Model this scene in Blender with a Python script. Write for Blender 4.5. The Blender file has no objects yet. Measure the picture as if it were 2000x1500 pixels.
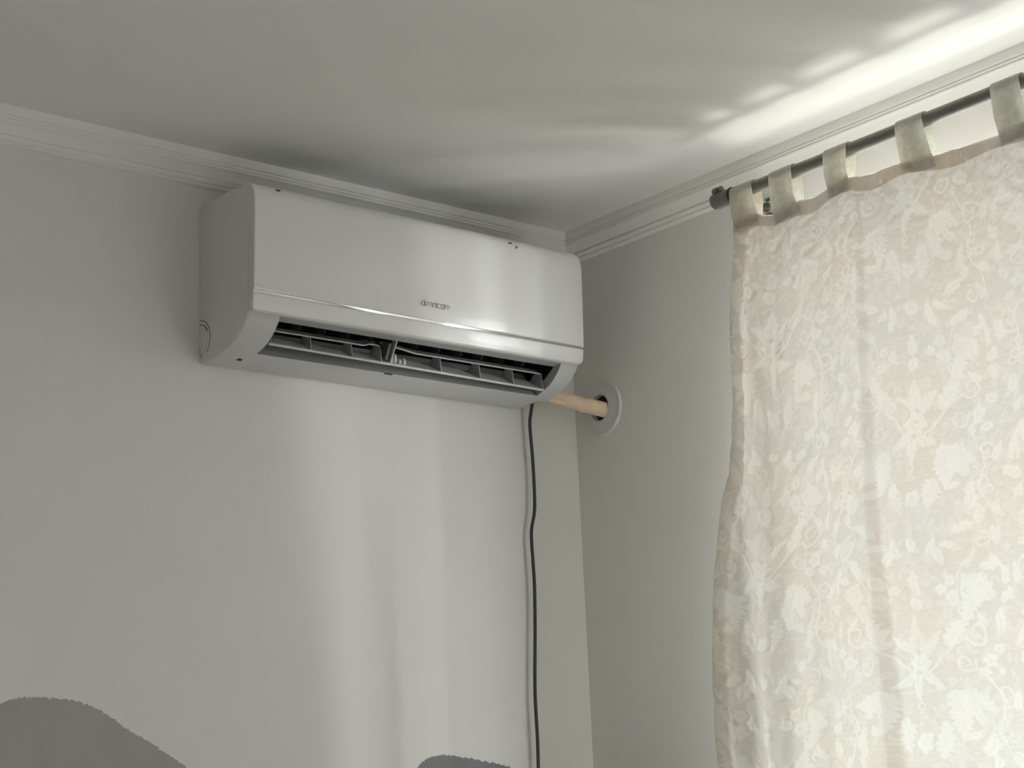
import bpy, bmesh, math, random
import numpy as np
from mathutils import Vector, Matrix, Quaternion

random.seed(7)
rng = np.random.default_rng(7)
SC = bpy.context.scene
COL = SC.collection

# ------------------------------------------------------------------ camera
F = Vector((0.62459229, 0.74462491, 0.23541075))
R = Vector((0.77190901, -0.63438197, -0.04142457))
U = Vector((-0.11849457, -0.20758915, 0.97101276))
cam_data = bpy.data.cameras.new('camera')
cam = bpy.data.objects.new('camera', cam_data)
COL.objects.link(cam)
m = Matrix((R, U, -F)).transposed().to_4x4()
m.translation = Vector((-2.52049632, -2.79184196, 1.35799858))
cam.matrix_world = m
cam_data.sensor_fit = 'HORIZONTAL'
cam_data.sensor_width = 36.0
cam_data.lens = 3406.2 / 2000.0 * 36.0
cam_data.clip_start = 0.05
SC.camera = cam

# ------------------------------------------------------------------ light
SC.view_settings.view_transform = 'Standard'
SC.view_settings.look = 'None'
SC.view_settings.exposure = 0.19
SC.view_settings.gamma = 1.0
SC.view_settings.use_curve_mapping = False

world = bpy.data.worlds.new('world')
SC.world = world
world.use_nodes = True
wn = world.node_tree.nodes
wl = world.node_tree.links
wn.clear()
w_out = wn.new('ShaderNodeOutputWorld')
w_bg = wn.new('ShaderNodeBackground')
w_bg.inputs['Color'].default_value = (0.98, 0.94, 0.98, 1)
w_bg.inputs['Strength'].default_value = 8.2
wl.new(w_bg.outputs[0], w_out.inputs[0])


def lamp(name, kind, loc, target, energy, color=(1, 1, 1), **kw):
    d = bpy.data.lights.new(name, kind)
    o = bpy.data.objects.new(name, d)
    COL.objects.link(o)
    o.location = loc
    o.rotation_euler = (Vector(target) - Vector(loc)).to_track_quat('-Z', 'Y').to_euler()
    d.energy = energy
    d.color = color
    for k, v in kw.items():
        setattr(d, k, v)
    return o


# added lamps outside: throw light stripes past the curtain edge on to the wall
STRIPE_A = lamp('stripe_lamp', 'AREA', (1.30, -2.565, 1.72), (-0.44, 0.0, 1.80), 9.0, (1.0, 0.97, 0.90),
               shape='RECTANGLE', size=0.07, size_y=1.3)
STRIPE_B = lamp('stripe_lamp_wide', 'AREA', (1.20, -1.843, 1.72), (-0.60, 0.0, 1.80), 13.0, (1.0, 0.985, 0.95),
               shape='RECTANGLE', size=0.14, size_y=1.3)
# added lamps stand in for unseen sunlit surfaces below: streaks on the ceiling
STREAK = lamp('streak_lamp', 'AREA', (0.88, -0.85, -0.45), (-0.10, -2.00, 2.55), 4.3, (1.0, 0.985, 0.955),
            shape='RECTANGLE', size=0.9, size_y=0.75, spread=math.radians(56))
FAR_STREAK = lamp('far_streak_lamp', 'AREA', (1.98, -0.95, -0.45), (-0.10, -1.30, 2.5), 12.5, (1.0, 0.93, 0.80),
                shape='RECTANGLE', size=1.05, size_y=0.62, spread=math.radians(75))
# lamp added close outside to brighten the lower part of the curtain from behind
BACKLIGHT = lamp('curtain_backlight', 'AREA', (0.95, -1.30, 0.95), (-0.13, -1.28, 1.12), 11.5, (0.70, 0.88, 1.0),
            shape='RECTANGLE', size=1.15, size_y=0.4, spread=math.radians(85))
for py, pz, sy, sz in ((-1.105, 1.655, 1.3, 1.75), (-3.0, 1.325, 2.2, 1.3)):      # portals only guide the sampling of the sky
    d = bpy.data.lights.new('window_portal', 'AREA')
    po = bpy.data.objects.new('window_portal', d)
    COL.objects.link(po)
    po.location = (0.23, py, pz)
    po.rotation_euler = (Vector((-1, 0, 0))).to_track_quat('-Z', 'Y').to_euler()
    d.shape = 'RECTANGLE'
    d.size = sy
    d.size_y = sz
    d.cycles.is_portal = True
SC.cycles.max_bounces = 14
SC.cycles.diffuse_bounces = 8
SC.cycles.transparent_max_bounces = 16
SC.cycles.sample_clamp_indirect = 6.0
SC.cycles.caustics_reflective = False
SC.cycles.caustics_refractive = False


# ------------------------------------------------------------------ materials
def new_mat(name):
    mt = bpy.data.materials.new(name)
    mt.use_nodes = True
    nt = mt.node_tree
    return mt, nt, nt.nodes['Principled BSDF']


def simple(name, col, rough=0.5, metal=0.0, var=0.0, scale=8.0, bump=0.0, bscale=200.0, spec=0.5, coat=0.0):
    mt, nt, b = new_mat(name)
    N, L = nt.nodes, nt.links
    b.inputs['Base Color'].default_value = (*col, 1)
    b.inputs['Roughness'].default_value = rough
    b.inputs['Metallic'].default_value = metal
    b.inputs['Specular IOR Level'].default_value = spec
    b.inputs['Coat Weight'].default_value = coat
    b.inputs['Coat Roughness'].default_value = 0.05
    tc = N.new('ShaderNodeTexCoord')
    if var:
        nz = N.new('ShaderNodeTexNoise')
        nz.inputs['Scale'].default_value = scale
        nz.inputs['Detail'].default_value = 5
        L.new(tc.outputs['Object'], nz.inputs['Vector'])
        rp = N.new('ShaderNodeValToRGB')
        rp.color_ramp.elements[0].position = 0.3
        rp.color_ramp.elements[1].position = 0.7
        rp.color_ramp.elements[0].color = (*[c * (1 - var) for c in col], 1)
        rp.color_ramp.elements[1].color = (*[min(1, c * (1 + var)) for c in col], 1)
        L.new(nz.outputs['Fac'], rp.inputs['Fac'])
        L.new(rp.outputs['Color'], b.inputs['Base Color'])
    if bump:
        n2 = N.new('ShaderNodeTexNoise')
        n2.inputs['Scale'].default_value = bscale
        n2.inputs['Detail'].default_value = 3
        L.new(tc.outputs['Object'], n2.inputs['Vector'])
        bp = N.new('ShaderNodeBump')
        bp.inputs['Strength'].default_value = bump
        bp.inputs['Distance'].default_value = 0.002
        L.new(n2.outputs['Fac'], bp.inputs['Height'])
        L.new(bp.outputs['Normal'], b.inputs['Normal'])
    return mt


M_WALL = simple('wall_paint', (0.74, 0.735, 0.71), 0.75, var=0.018, scale=3.0, bump=0.06, bscale=90, spec=0.25)
M_CEIL = simple('ceiling_paint', (0.83, 0.825, 0.805), 0.8, var=0.01, scale=2.0, bump=0.04, bscale=120, spec=0.2)
M_TRIM = simple('cornice_paint', (0.83, 0.825, 0.80), 0.6, var=0.012, scale=6.0, bump=0.05, bscale=60, spec=0.3)
M_PATCH = simple('grey_brushed_paint', (0.375, 0.372, 0.36), 0.7, var=0.06, scale=14.0, bump=0.15, bscale=70, spec=0.25)
M_PATCH2 = simple('slate_brushed_paint', (0.215, 0.225, 0.235), 0.7, var=0.08, scale=18.0, bump=0.15, bscale=70, spec=0.25)
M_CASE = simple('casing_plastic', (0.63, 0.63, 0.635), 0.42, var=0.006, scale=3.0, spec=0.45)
M_PANEL = simple('glossy_panel_plastic', (0.79, 0.79, 0.79), 0.28, var=0.004, scale=3.0, spec=0.5, coat=0.35)
M_LIP = simple('outlet_plastic', (0.42, 0.425, 0.43), 0.5)
M_BLADE = simple('louver_plastic', (0.62, 0.625, 0.62), 0.4)  # tone lowered for the shade inside the outlet
M_RIB = simple('louver_rib_plastic', (0.36, 0.365, 0.37), 0.45)  # also darkened for the shade inside the outlet
M_GEAR = simple('pale_gear_plastic', (0.6, 0.6, 0.6), 0.35)
M_DARK = simple('duct_black', (0.012, 0.014, 0.016), 0.6)
M_VANE = simple('vane_dark_plastic', (0.085, 0.09, 0.09), 0.5)
M_LINE = simple('gap_shadow_plastic', (0.05, 0.05, 0.05), 0.8)
M_CHROME = simple('bright_trim_line', (0.95, 0.95, 0.93), 0.10, metal=1.0)
M_LOGO = simple('grey_print', (0.40, 0.40, 0.38), 0.3, metal=0.3)
M_CORD = simple('black_rubber', (0.036, 0.036, 0.038), 0.45, bump=0.03, bscale=300)
M_ROD = simple('brushed_dark_steel', (0.20, 0.19, 0.17), 0.42, metal=0.45, var=0.08, scale=30)
M_BRACKET = simple('dark_grey_metal', (0.15, 0.148, 0.14), 0.5, metal=0.5, var=0.1, scale=40)
M_BLACK = simple('black_gap_metal', (0.01, 0.01, 0.01), 0.6)
M_FLANGE = simple('flange_plastic', (0.64, 0.64, 0.63), 0.4)
M_SLEEVE = simple('sleeve_dark', (0.03, 0.022, 0.02), 0.8)
M_TAPE = simple('beige_wrap_tape', (0.86, 0.67, 0.50), 0.55, var=0.08, scale=45, bump=0.2, bscale=160)
M_PVC = simple('white_window_pvc', (0.78, 0.78, 0.77), 0.35)
M_GROUND = simple('pale_ground', (0.42, 0.42, 0.41), 0.9, var=0.15, scale=0.6)
M_LEDGE = simple('pale_ledge_concrete', (0.7, 0.69, 0.66), 0.85, var=0.08, scale=5, bump=0.2)


def wood_floor():
    mt, nt, b = new_mat('floor_boards')
    N, L = nt.nodes, nt.links
    tc = N.new('ShaderNodeTexCoord')
    mp = N.new('ShaderNodeMapping')
    mp.inputs['Scale'].default_value = (1.5, 14, 1)
    L.new(tc.outputs['Object'], mp.inputs['Vector'])
    nz = N.new('ShaderNodeTexNoise')
    nz.inputs['Scale'].default_value = 4
    nz.inputs['Detail'].default_value = 6
    L.new(mp.outputs[0], nz.inputs['Vector'])
    rp = N.new('ShaderNodeValToRGB')
    rp.color_ramp.elements[0].color = (0.26, 0.235, 0.20, 1)
    rp.color_ramp.elements[1].color = (0.36, 0.33, 0.285, 1)
    L.new(nz.outputs['Fac'], rp.inputs['Fac'])
    L.new(rp.outputs['Color'], b.inputs['Base Color'])
    b.inputs['Roughness'].default_value = 0.45
    return mt


M_FLOOR = wood_floor()


def glass_mat():
    mt, nt, b = new_mat('window_glass')
    N, L = nt.nodes, nt.links
    N.remove(b)
    out = [n for n in N if n.type == 'OUTPUT_MATERIAL'][0]
    tr = N.new('ShaderNodeBsdfTransparent')
    tr.inputs['Color'].default_value = (0.93, 0.96, 0.95, 1)
    gl = N.new('ShaderNodeBsdfGlossy')
    gl.inputs['Roughness'].default_value = 0.02
    fr = N.new('ShaderNodeFresnel')
    ge = N.new('ShaderNodeNewGeometry')
    ior = N.new('ShaderNodeMapRange')          # the slab is straight-through: same reflectance on either face
    ior.inputs['To Min'].default_value = 1.45
    ior.inputs['To Max'].default_value = 1 / 1.45
    L.new(ge.outputs['Backfacing'], ior.inputs['Value'])
    L.new(ior.outputs['Result'], fr.inputs['IOR'])
    mx = N.new('ShaderNodeMixShader')
    L.new(fr.outputs[0], mx.inputs[0])
    L.new(tr.outputs[0], mx.inputs[1])
    L.new(gl.outputs[0], mx.inputs[2])
    L.new(mx.outputs[0], out.inputs[0])
    return mt


M_GLASS = glass_mat()


def fabric(name, ground, motif, tground, tmotif, trans, attr=True, slub=0.5):
    """woven cloth: reflects and lets light through; 'damask' tells the woven motif from the ground."""
    mt, nt, b = new_mat(name)
    N, L = nt.nodes, nt.links
    N.remove(b)
    out = [n for n in N if n.type == 'OUTPUT_MATERIAL'][0]
    tc = N.new('ShaderNodeTexCoord')
    mp = N.new('ShaderNodeMapping')
    mp.inputs['Scale'].default_value = (1.0, 5.0, 260.0)
    L.new(tc.outputs['Object'], mp.inputs['Vector'])
    sl = N.new('ShaderNodeTexNoise')
    sl.inputs['Scale'].default_value = 1.0
    sl.inputs['Detail'].default_value = 4
    L.new(mp.outputs[0], sl.inputs['Vector'])
    slr = N.new('ShaderNodeValToRGB')
    slr.color_ramp.elements[0].position = 0.54
    slr.color_ramp.elements[0].color = (0, 0, 0, 1)
    slr.color_ramp.elements[1].position = 0.72
    slr.color_ramp.elements[1].color = (slub, slub, slub, 1)
    L.new(sl.outputs['Fac'], slr.inputs['Fac'])
    big = N.new('ShaderNodeTexNoise')
    big.inputs['Scale'].default_value = 7.0
    big.inputs['Detail'].default_value = 3
    L.new(tc.outputs['Object'], big.inputs['Vector'])
    if attr:
        at = N.new('ShaderNodeAttribute')
        at.attribute_name = 'damask'
        fac = N.new('ShaderNodeMath')
        fac.operation = 'MAXIMUM'
        L.new(at.outputs['Fac'], fac.inputs[0])
        L.new(slr.outputs['Color'], fac.inputs[1])
        fo = fac.outputs[0]
    else:
        mo = N.new('ShaderNodeTexNoise')
        mo.inputs['Scale'].default_value = 55
        mo.inputs['Detail'].default_value = 4
        mo.inputs['Distortion'].default_value = 1.5
        L.new(tc.outputs['Object'], mo.inputs['Vector'])
        mr = N.new('ShaderNodeValToRGB')
        mr.color_ramp.elements[0].position = 0.47
        mr.color_ramp.elements[0].color = (0, 0, 0, 1)
        mr.color_ramp.elements[1].position = 0.60
        mr.color_ramp.elements[1].color = (0.9, 0.9, 0.9, 1)
        L.new(mo.outputs['Fac'], mr.inputs['Fac'])
        fac = N.new('ShaderNodeMath')
        fac.operation = 'MAXIMUM'
        L.new(mr.outputs['Color'], fac.inputs[0])
        L.new(slr.outputs['Color'], fac.inputs[1])
        fo = fac.outputs[0]

    def mixc(a, c, f):
        mx = N.new('ShaderNodeMix')
        mx.data_type = 'RGBA'
        mx.inputs[6].default_value = (*a, 1)
        mx.inputs[7].default_value = (*c, 1)
        L.new(f, mx.inputs[0])
        return mx.outputs[2]

    tint = N.new('ShaderNodeValToRGB')  # cream and blue blotches stand in for uneven light through the folds
    tint.color_ramp.elements[0].position = 0.38
    tint.color_ramp.elements[0].color = (0.965, 0.985, 1.0, 1)
    tint.color_ramp.elements[1].position = 0.62
    tint.color_ramp.elements[1].color = (1.0, 0.985, 0.955, 1)
    L.new(big.outputs['Fac'], tint.inputs['Fac'])

    def mul(a):
        mx = N.new('ShaderNodeMix')
        mx.data_type = 'RGBA'
        mx.blend_type = 'MULTIPLY'
        mx.inputs[0].default_value = 1.0
        L.new(a, mx.inputs[6])
        L.new(tint.outputs['Color'], mx.inputs[7])
        return mx.outputs[2]

    df = N.new('ShaderNodeBsdfDiffuse')
    tl = N.new('ShaderNodeBsdfTranslucent')
    L.new(mul(mixc(ground, motif, fo)), df.inputs['Color'])
    L.new(mul(mixc(tground, tmotif, fo)), tl.inputs['Color'])
    wv = N.new('ShaderNodeTexNoise')
    wv.inputs['Scale'].default_value = 520
    wv.inputs['Detail'].default_value = 2
    L.new(tc.outputs['Object'], wv.inputs['Vector'])
    bp = N.new('ShaderNodeBump')
    bp.inputs['Strength'].default_value = 0.25
    bp.inputs['Distance'].default_value = 0.0006
    L.new(wv.outputs['Fac'], bp.inputs['Height'])
    L.new(bp.outputs['Normal'], df.inputs['Normal'])
    L.new(bp.outputs['Normal'], tl.inputs['Normal'])
    mx = N.new('ShaderNodeMixShader')
    mx.inputs[0].default_value = trans
    L.new(df.outputs[0], mx.inputs[1])
    L.new(tl.outputs[0], mx.inputs[2])
    L.new(mx.outputs[0], out.inputs[0])
    return mt


M_CURTAIN = fabric('jacquard_cloth', (0.69, 0.65, 0.59), (0.78, 0.755, 0.71), (0.61, 0.562, 0.49), (0.70, 0.665, 0.605), 0.168)
M_HEM = fabric('doubled_hem_cloth', (0.76, 0.70, 0.64), (0.84, 0.79, 0.73), (0.86, 0.78, 0.72), (0.92, 0.85, 0.79), 0.53, attr=False, slub=0.3)
M_SIDE = fabric('side_hem_cloth', (0.74, 0.70, 0.63), (0.80, 0.76, 0.70), (0.93, 0.905, 0.87), (0.94, 0.92, 0.89), 0.64, attr=False, slub=0.3)
M_TAB = fabric('doubled_tab_cloth', (0.75, 0.735, 0.69), (0.85, 0.835, 0.79), (0.86, 0.835, 0.77), (0.93, 0.905, 0.84), 0.52, attr=False, slub=0.5)

# ------------------------------------------------------------------ mesh helpers
ORG = {}


def put(name, verts, faces, mat, parent=None, loc=None, smooth=None, kind=None, label=None, cat=None, group=None):
    """links ONE mesh object; verts are in world metres"""
    base = ORG[parent] if parent is not None else Vector(loc if loc is not None else (0, 0, 0))
    v = np.asarray(verts, dtype=np.float64) - np.array(base)[None, :]
    me = bpy.data.meshes.new(name)
    me.from_pydata(v.tolist(), [], [list(map(int, f)) for f in faces])
    me.update()
    bm = bmesh.new()
    bm.from_mesh(me)
    bmesh.ops.recalc_face_normals(bm, faces=bm.faces)
    bm.to_mesh(me)
    bm.free()
    if smooth is not None:
        me.shade_smooth()
        me.set_sharp_from_angle(angle=math.radians(smooth))
    me.materials.append(mat)
    o = bpy.data.objects.new(name, me)
    COL.objects.link(o)
    if parent is not None:
        o.parent = parent
    else:
        o.location = base
    ORG[o] = base
    tag(o, label, cat, group, kind)
    return o


def tag(o, label=None, cat=None, group=None, kind=None):
    if label:
        o['label'] = label
    if cat:
        o['category'] = cat
    if group:
        o['group'] = group
    if kind:
        o['kind'] = kind
    return o


def thing(name, loc, label, cat, group=None):
    o = bpy.data.objects.new(name, None)
    o.empty_display_size = 0.1
    COL.objects.link(o)
    o.location = loc
    ORG[o] = Vector(loc)
    return tag(o, label, cat, group)


def box(x0, x1, y0, y1, z0, z1, bev=0.0, seg=2):
    bm = bmesh.new()
    bmesh.ops.create_cube(bm, size=1.0)
    for v in bm.verts:
        v.co = Vector(((x0 + x1) / 2 + v.co.x * (x1 - x0), (y0 + y1) / 2 + v.co.y * (y1 - y0), (z0 + z1) / 2 + v.co.z * (z1 - z0)))
    if bev > 0:
        bmesh.ops.bevel(bm, geom=list(bm.edges), offset=bev, segments=seg, affect='EDGES', profile=0.5)
    bm.verts.index_update()
    vs = [tuple(v.co) for v in bm.verts]
    fs = [[v.index for v in f.verts] for f in bm.faces]
    bm.free()
    return vs, fs


def join(*parts):
    vs, fs = [], []
    for v, f in parts:
        n = len(vs)
        vs += [tuple(p) for p in v]
        fs += [[i + n for i in q] for q in f]
    return vs, fs


def frames(pts):
    pts = [Vector(p) for p in pts]
    n = len(pts)
    tan = [(pts[min(i + 1, n - 1)] - pts[max(i - 1, 0)]).normalized() for i in range(n)]
    ref = Vector((0, 0, 1)) if abs(tan[0].z) < 0.9 else Vector((1, 0, 0))
    a = tan[0].cross(ref).normalized()
    out = []
    for i in range(n):
        if i:
            q = tan[i - 1].rotation_difference(tan[i])
            a = q @ a
        a = (a - tan[i] * a.dot(tan[i])).normalized()
        out.append((pts[i], tan[i], a, tan[i].cross(a)))
    return out


def tube(pts, rad, n=12, caps=True, rfun=None):
    vs, fs = [], []
    fr = frames(pts)
    for i, (p, t, a, b) in enumerate(fr):
        for k in range(n):
            th = 2 * math.pi * k / n
            r = (rad[i] if hasattr(rad, '__len__') else rad)
            if rfun:
                r *= rfun(i / (len(fr) - 1), th)
            vs.append(tuple(p + a * (r * math.cos(th)) + b * (r * math.sin(th))))
    for i in range(len(fr) - 1):
        for k in range(n):
            k2 = (k + 1) % n
            fs.append([i * n + k, i * n + k2, (i + 1) * n + k2, (i + 1) * n + k])
    if caps:
        fs.append(list(range(n))[::-1])
        fs.append([(len(fr) - 1) * n + k for k in range(n)])
    return vs, fs


def smooth_path(pts, sub=8):
    """Catmull-Rom through pts"""
    P = [Vector(p) for p in pts]
    P = [P[0] * 2 - P[1]] + P + [P[-1] * 2 - P[-2]]
    out = []
    for i in range(1, len(P) - 2):
        for k in range(sub):
            t = k / sub
            a, b, c, e = P[i - 1], P[i], P[i + 1], P[i + 2]
            out.append(0.5 * ((2 * b) + (c - a) * t + (2 * a - 5 * b + 4 * c - e) * t * t + (3 * b - a - 3 * c + e) * t ** 3))
    out.append(P[-2])
    return out


def lathe(prof, origin, axis, n=32, close=True):
    """prof: (radius, height along axis)"""
    ax = Vector(axis).normalized()
    ref = Vector((0, 0, 1)) if abs(ax.z) < 0.9 else Vector((1, 0, 0))
    a = ax.cross(ref).normalized()
    b = ax.cross(a)
    o = Vector(origin)
    vs, fs = [], []
    for r, h in prof:
        for k in range(n):
            th = 2 * math.pi * k / n
            vs.append(tuple(o + ax * h + a * (r * math.cos(th)) + b * (r * math.sin(th))))
    m_ = len(prof)
    for i in range(m_ if close == 'ring' else m_ - 1):
        for k in range(n):
            k2 = (k + 1) % n
            j = (i + 1) % m_
            fs.append([i * n + k, i * n + k2, j * n + k2, j * n + k])
    if close is True:
        fs.append(list(range(n))[::-1])
        fs.append([(m_ - 1) * n + k for k in range(n)])
    return vs, fs


def loft(sections, closed=True, caps=True, skip=None):
    n = len(sections[0])
    vs = [p for s in sections for p in s]
    fs = []
    for i in range(len(sections) - 1):
        for k in range(n if closed else n - 1):
            if skip and skip(i, k):
                continue
            k2 = (k + 1) % n
            fs.append([i * n + k, i * n + k2, (i + 1) * n + k2, (i + 1) * n + k])
    if caps:
        fs.append(list(range(n))[::-1])
        fs.append([(len(sections) - 1) * n + k for k in range(n)])
    return vs, fs


# ------------------------------------------------------------------ room shell
H = 2.6
XL, YF = -4.1, -4.3          # far left wall and the wall behind the camera
WY0, WY1, WZ0, WZ1 = -1.57, -0.58, 0.85, 2.46    # curtained window opening
VY0, VY1, VZ0, VZ1 = -4.05, -1.95, 0.75, 1.97    # unseen bare window further along this wall, kept low to shape the light
HOLE = (-0.083, 2.191, 0.030)                    # pipe hole y, z, radius
T = 0.2


def holed_wall(outer, holes, x_in, x_out):
    """wall slab in the plane x = x_in with openings, extruded to x_out"""
    bm = bmesh.new()
    edges = []
    for loop in [outer] + holes:
        vv = [bm.verts.new((x_in, y, z)) for y, z in loop]
        for i in range(len(vv)):
            edges.append(bm.edges.new((vv[i], vv[(i + 1) % len(vv)])))
    bmesh.ops.triangle_fill(bm, use_beauty=True, use_dissolve=False, edges=edges)
    ret = bmesh.ops.extrude_face_region(bm, geom=list(bm.faces))
    for v in [g for g in ret['geom'] if isinstance(g, bmesh.types.BMVert)]:
        v.co.x = x_out
    bm.verts.index_update()
    vs = [tuple(v.co) for v in bm.verts]
    fs = [[v.index for v in f.verts] for f in bm.faces]
    bm.free()
    return vs, fs


put('floor', *box(XL - T, T, YF - T, T, -0.2, 0.0), M_FLOOR, kind='structure')
put('ceiling', *box(XL - T, T, YF - T, T, H, H + 0.2), M_CEIL, kind='structure')
WALL_BACK = put('wall_back', *box(XL, 0, 0, T, 0, H), M_WALL, kind='structure')
put('wall_left', *box(XL - T, XL, YF - T, T, 0, H), M_WALL, kind='structure')
put('wall_front', *box(XL, T, YF - T, YF, 0, H), M_WALL, kind='structure')
circ = [(HOLE[0] + HOLE[2] * math.cos(2 * math.pi * k / 32), HOLE[1] + HOLE[2] * math.sin(2 * math.pi * k / 32)) for k in range(32)]
v, f = holed_wall([(YF, 0), (T, 0), (T, H), (YF, H)],
                  [[(WY0, WZ0), (WY1, WZ0), (WY1, WZ1), (WY0, WZ1)], [(VY0, VZ0), (VY1, VZ0), (VY1, VZ1), (VY0, VZ1)], circ], 0.0, T)
put('wall_right', v, f, M_WALL, kind='structure')

# crown moulding: (distance from the wall, drop from the ceiling)
CROWN = [(0.035, 0.0), (0.035, 0.0165), (0.0345, 0.0175), (0.0315, 0.0180), (0.0310, 0.0200), (0.0325, 0.0205), (0.0330, 0.0220),
         (0.0322, 0.0237), (0.0300, 0.0240), (0.0295, 0.0258), (0.0310, 0.0263), (0.0312, 0.0280), (0.0300, 0.0297),
         (0.0275, 0.0305), (0.0240, 0.0335), (0.0200, 0.0385), (0.0165, 0.0435), (0.0145, 0.0470), (0.0112, 0.0474), (0.0110, 0.0496),
         (0.0142, 0.0502), (0.0140, 0.0525), (0.0115, 0.0560), (0.0078, 0.0582), (0.0092, 0.0595), (0.0098, 0.0615), (0.0088, 0.0633),
         (0.0045, 0.0638), (0.0010, 0.0655), (-0.001, 0.0660), (-0.001, 0.0)]


def crown(name, axis, c0, c1, wall, sgn, mitre0, mitre1):
    secs = []
    for c, mt in ((c0, mitre0), (c1, mitre1)):
        s = []
        for dd, zz in CROWN:
            q = c + mt * dd
            if axis == 'x':
                s.append((q, wall + sgn * dd, H - zz))
            else:
                s.append((wall + sgn * dd, q, H - zz))
        secs.append(s)
    return put(name, *loft(secs), M_TRIM, kind='structure', smooth=35)


crown('trim_1', 'x', XL, 0.0, 0.0, -1, 1, -1)
crown('trim_2', 'y', YF, 0.0, 0.0, -1, 1, -1)
crown('trim_3', 'x', XL, 0.0, YF, 1, 1, -1)
crown('trim_4', 'y', YF, 0.0, XL, 1, 1, -1)
put('baseboard_back', *box(XL, 0, -0.014, 0.001, 0, 0.08, 0.004), M_TRIM, kind='structure')
put('baseboard_right', *box(-0.014, 0.001, YF, -0.014, 0, 0.08, 0.004), M_TRIM, kind='structure')
put('baseboard_left', *box(XL - 0.001, XL + 0.014, YF, 0, 0, 0.08, 0.004), M_TRIM, kind='structure')
put('baseboard_front', *box(XL + 0.014, -0.014, YF - 0.001, YF + 0.014, 0, 0.08, 0.004), M_TRIM, kind='structure')

# ------------------------------------------------------------------ window behind the curtain
def window(name, y0, y1, z0, z1, n):
    W = thing(name, (0.12, (y0 + y1) / 2, z0), None, None)
    W['kind'] = 'structure'
    wx0, wx1 = 0.09, 0.15
    put('window_frame', *join(box(wx0, wx1, y0, y0 + 0.055, z0, z1, 0.004), box(wx0, wx1, y1 - 0.055, y1, z0, z1, 0.004),
                              box(wx0, wx1, y0 + 0.055, y1 - 0.055, z0, z0 + 0.055, 0.004), box(wx0, wx1, y0 + 0.055, y1 - 0.055, z1 - 0.055, z1, 0.004)), M_PVC, W)
    step = (y1 - y0 - 0.11) / n
    for k in range(n):
        a = y0 + 0.055 + k * step
        b_ = a + step
        if k:
            put('mullion', *box(wx0, wx1, a - 0.022, a + 0.022, z0 + 0.055, z1 - 0.055, 0.004), M_PVC, W)
        put('glass_pane', *box(0.118, 0.124, a + (0.022 if k else 0), b_ - (0.022 if k < n - 1 else 0), z0 + 0.055, z1 - 0.055), M_GLASS, W)
    put('window_sill', *box(-0.06, 0.09, y0 - 0.04, y1 + 0.04, z0 - 0.03, z0, 0.006), M_PVC, W)
    put('outer_sill', *box(0.15, 0.29, y0 - 0.03, y1 + 0.03, z0 - 0.04, z0 - 0.002, 0.004), M_LEDGE, W)


window('window_1', WY0, WY1, WZ0, WZ1, 1)
window('window_2', VY0, VY1, VZ0, VZ1, 3)
put('ground', *box(T + 0.8, 40, -40, 40, -3.2, -3.0), M_GROUND, kind='structure')

# ------------------------------------------------------------------ painted patches on the back wall
PL = [(-1.4462, 1.30), (-1.44, 1.46), (-1.40, 1.52), (-1.35, 1.548), (-1.3112, 1.558), (-1.2847, 1.5673), (-1.25, 1.5690), (-1.2211, 1.5677), (-1.1745, 1.5628),
      (-1.1268, 1.5457), (-1.0782, 1.5152), (-1.0288, 1.4886), (-0.9633, 1.4481), (-0.90, 1.40), (-0.86, 1.34), (-0.85, 1.25)]
PR = [(-0.52, 1.34), (-0.49, 1.408), (-0.4599, 1.4388), (-0.4408, 1.453), (-0.42, 1.460), (-0.3903, 1.4621), (-0.3394, 1.4564), (-0.2747, 1.4454), (-0.222, 1.4343),
      (-0.17, 1.41), (-0.12, 1.36), (-0.10, 1.28)]


def paint_patch(top, zbot, mat, label, rough):
    P = [Vector((x, 0, z)) for x, z in top]
    P = smooth_path(P, 26)
    out = []
    for i, p in enumerate(P):
        t = (P[min(i + 1, len(P) - 1)] - P[max(i - 1, 0)]).normalized()
        n = Vector((-t.z, 0, t.x))
        j = rough * (0.5 * math.sin(i * 0.9) + 0.4 * math.sin(i * 2.3 + 1) + 0.9 * random.uniform(-1, 1))
        p = p + n * j
        out.append((p.x, p.z))
    out = out + [(out[-1][0], zbot), (out[0][0], zbot)]
    n = len(out)
    vs = [(x, -0.0006, z) for x, z in out] + [(x, 0.0002, z) for x, z in out]
    bm = bmesh.new()
    bv = [bm.verts.new(p) for p in vs[:n]]
    ed = [bm.edges.new((bv[i], bv[(i + 1) % n])) for i in range(n)]
    bmesh.ops.triangle_fill(bm, use_beauty=True, edges=ed)
    bm.verts.index_update()
    fs = [[q.index for q in fc.verts] for fc in bm.faces]
    bm.free()
    fs += [[i, (i + 1) % n, n + (i + 1) % n, n + i] for i in range(n)]
    o = put('paint_patch', vs, fs, mat, WALL_BACK)
    o['label'] = label
    return o


paint_patch(PL, 0.5, M_PATCH, 'mid grey hill-shaped painted patch', 0.0016)
paint_patch(PR, 0.5, M_PATCH2, 'darker slate grey painted patch with ragged top', 0.0018)

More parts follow.
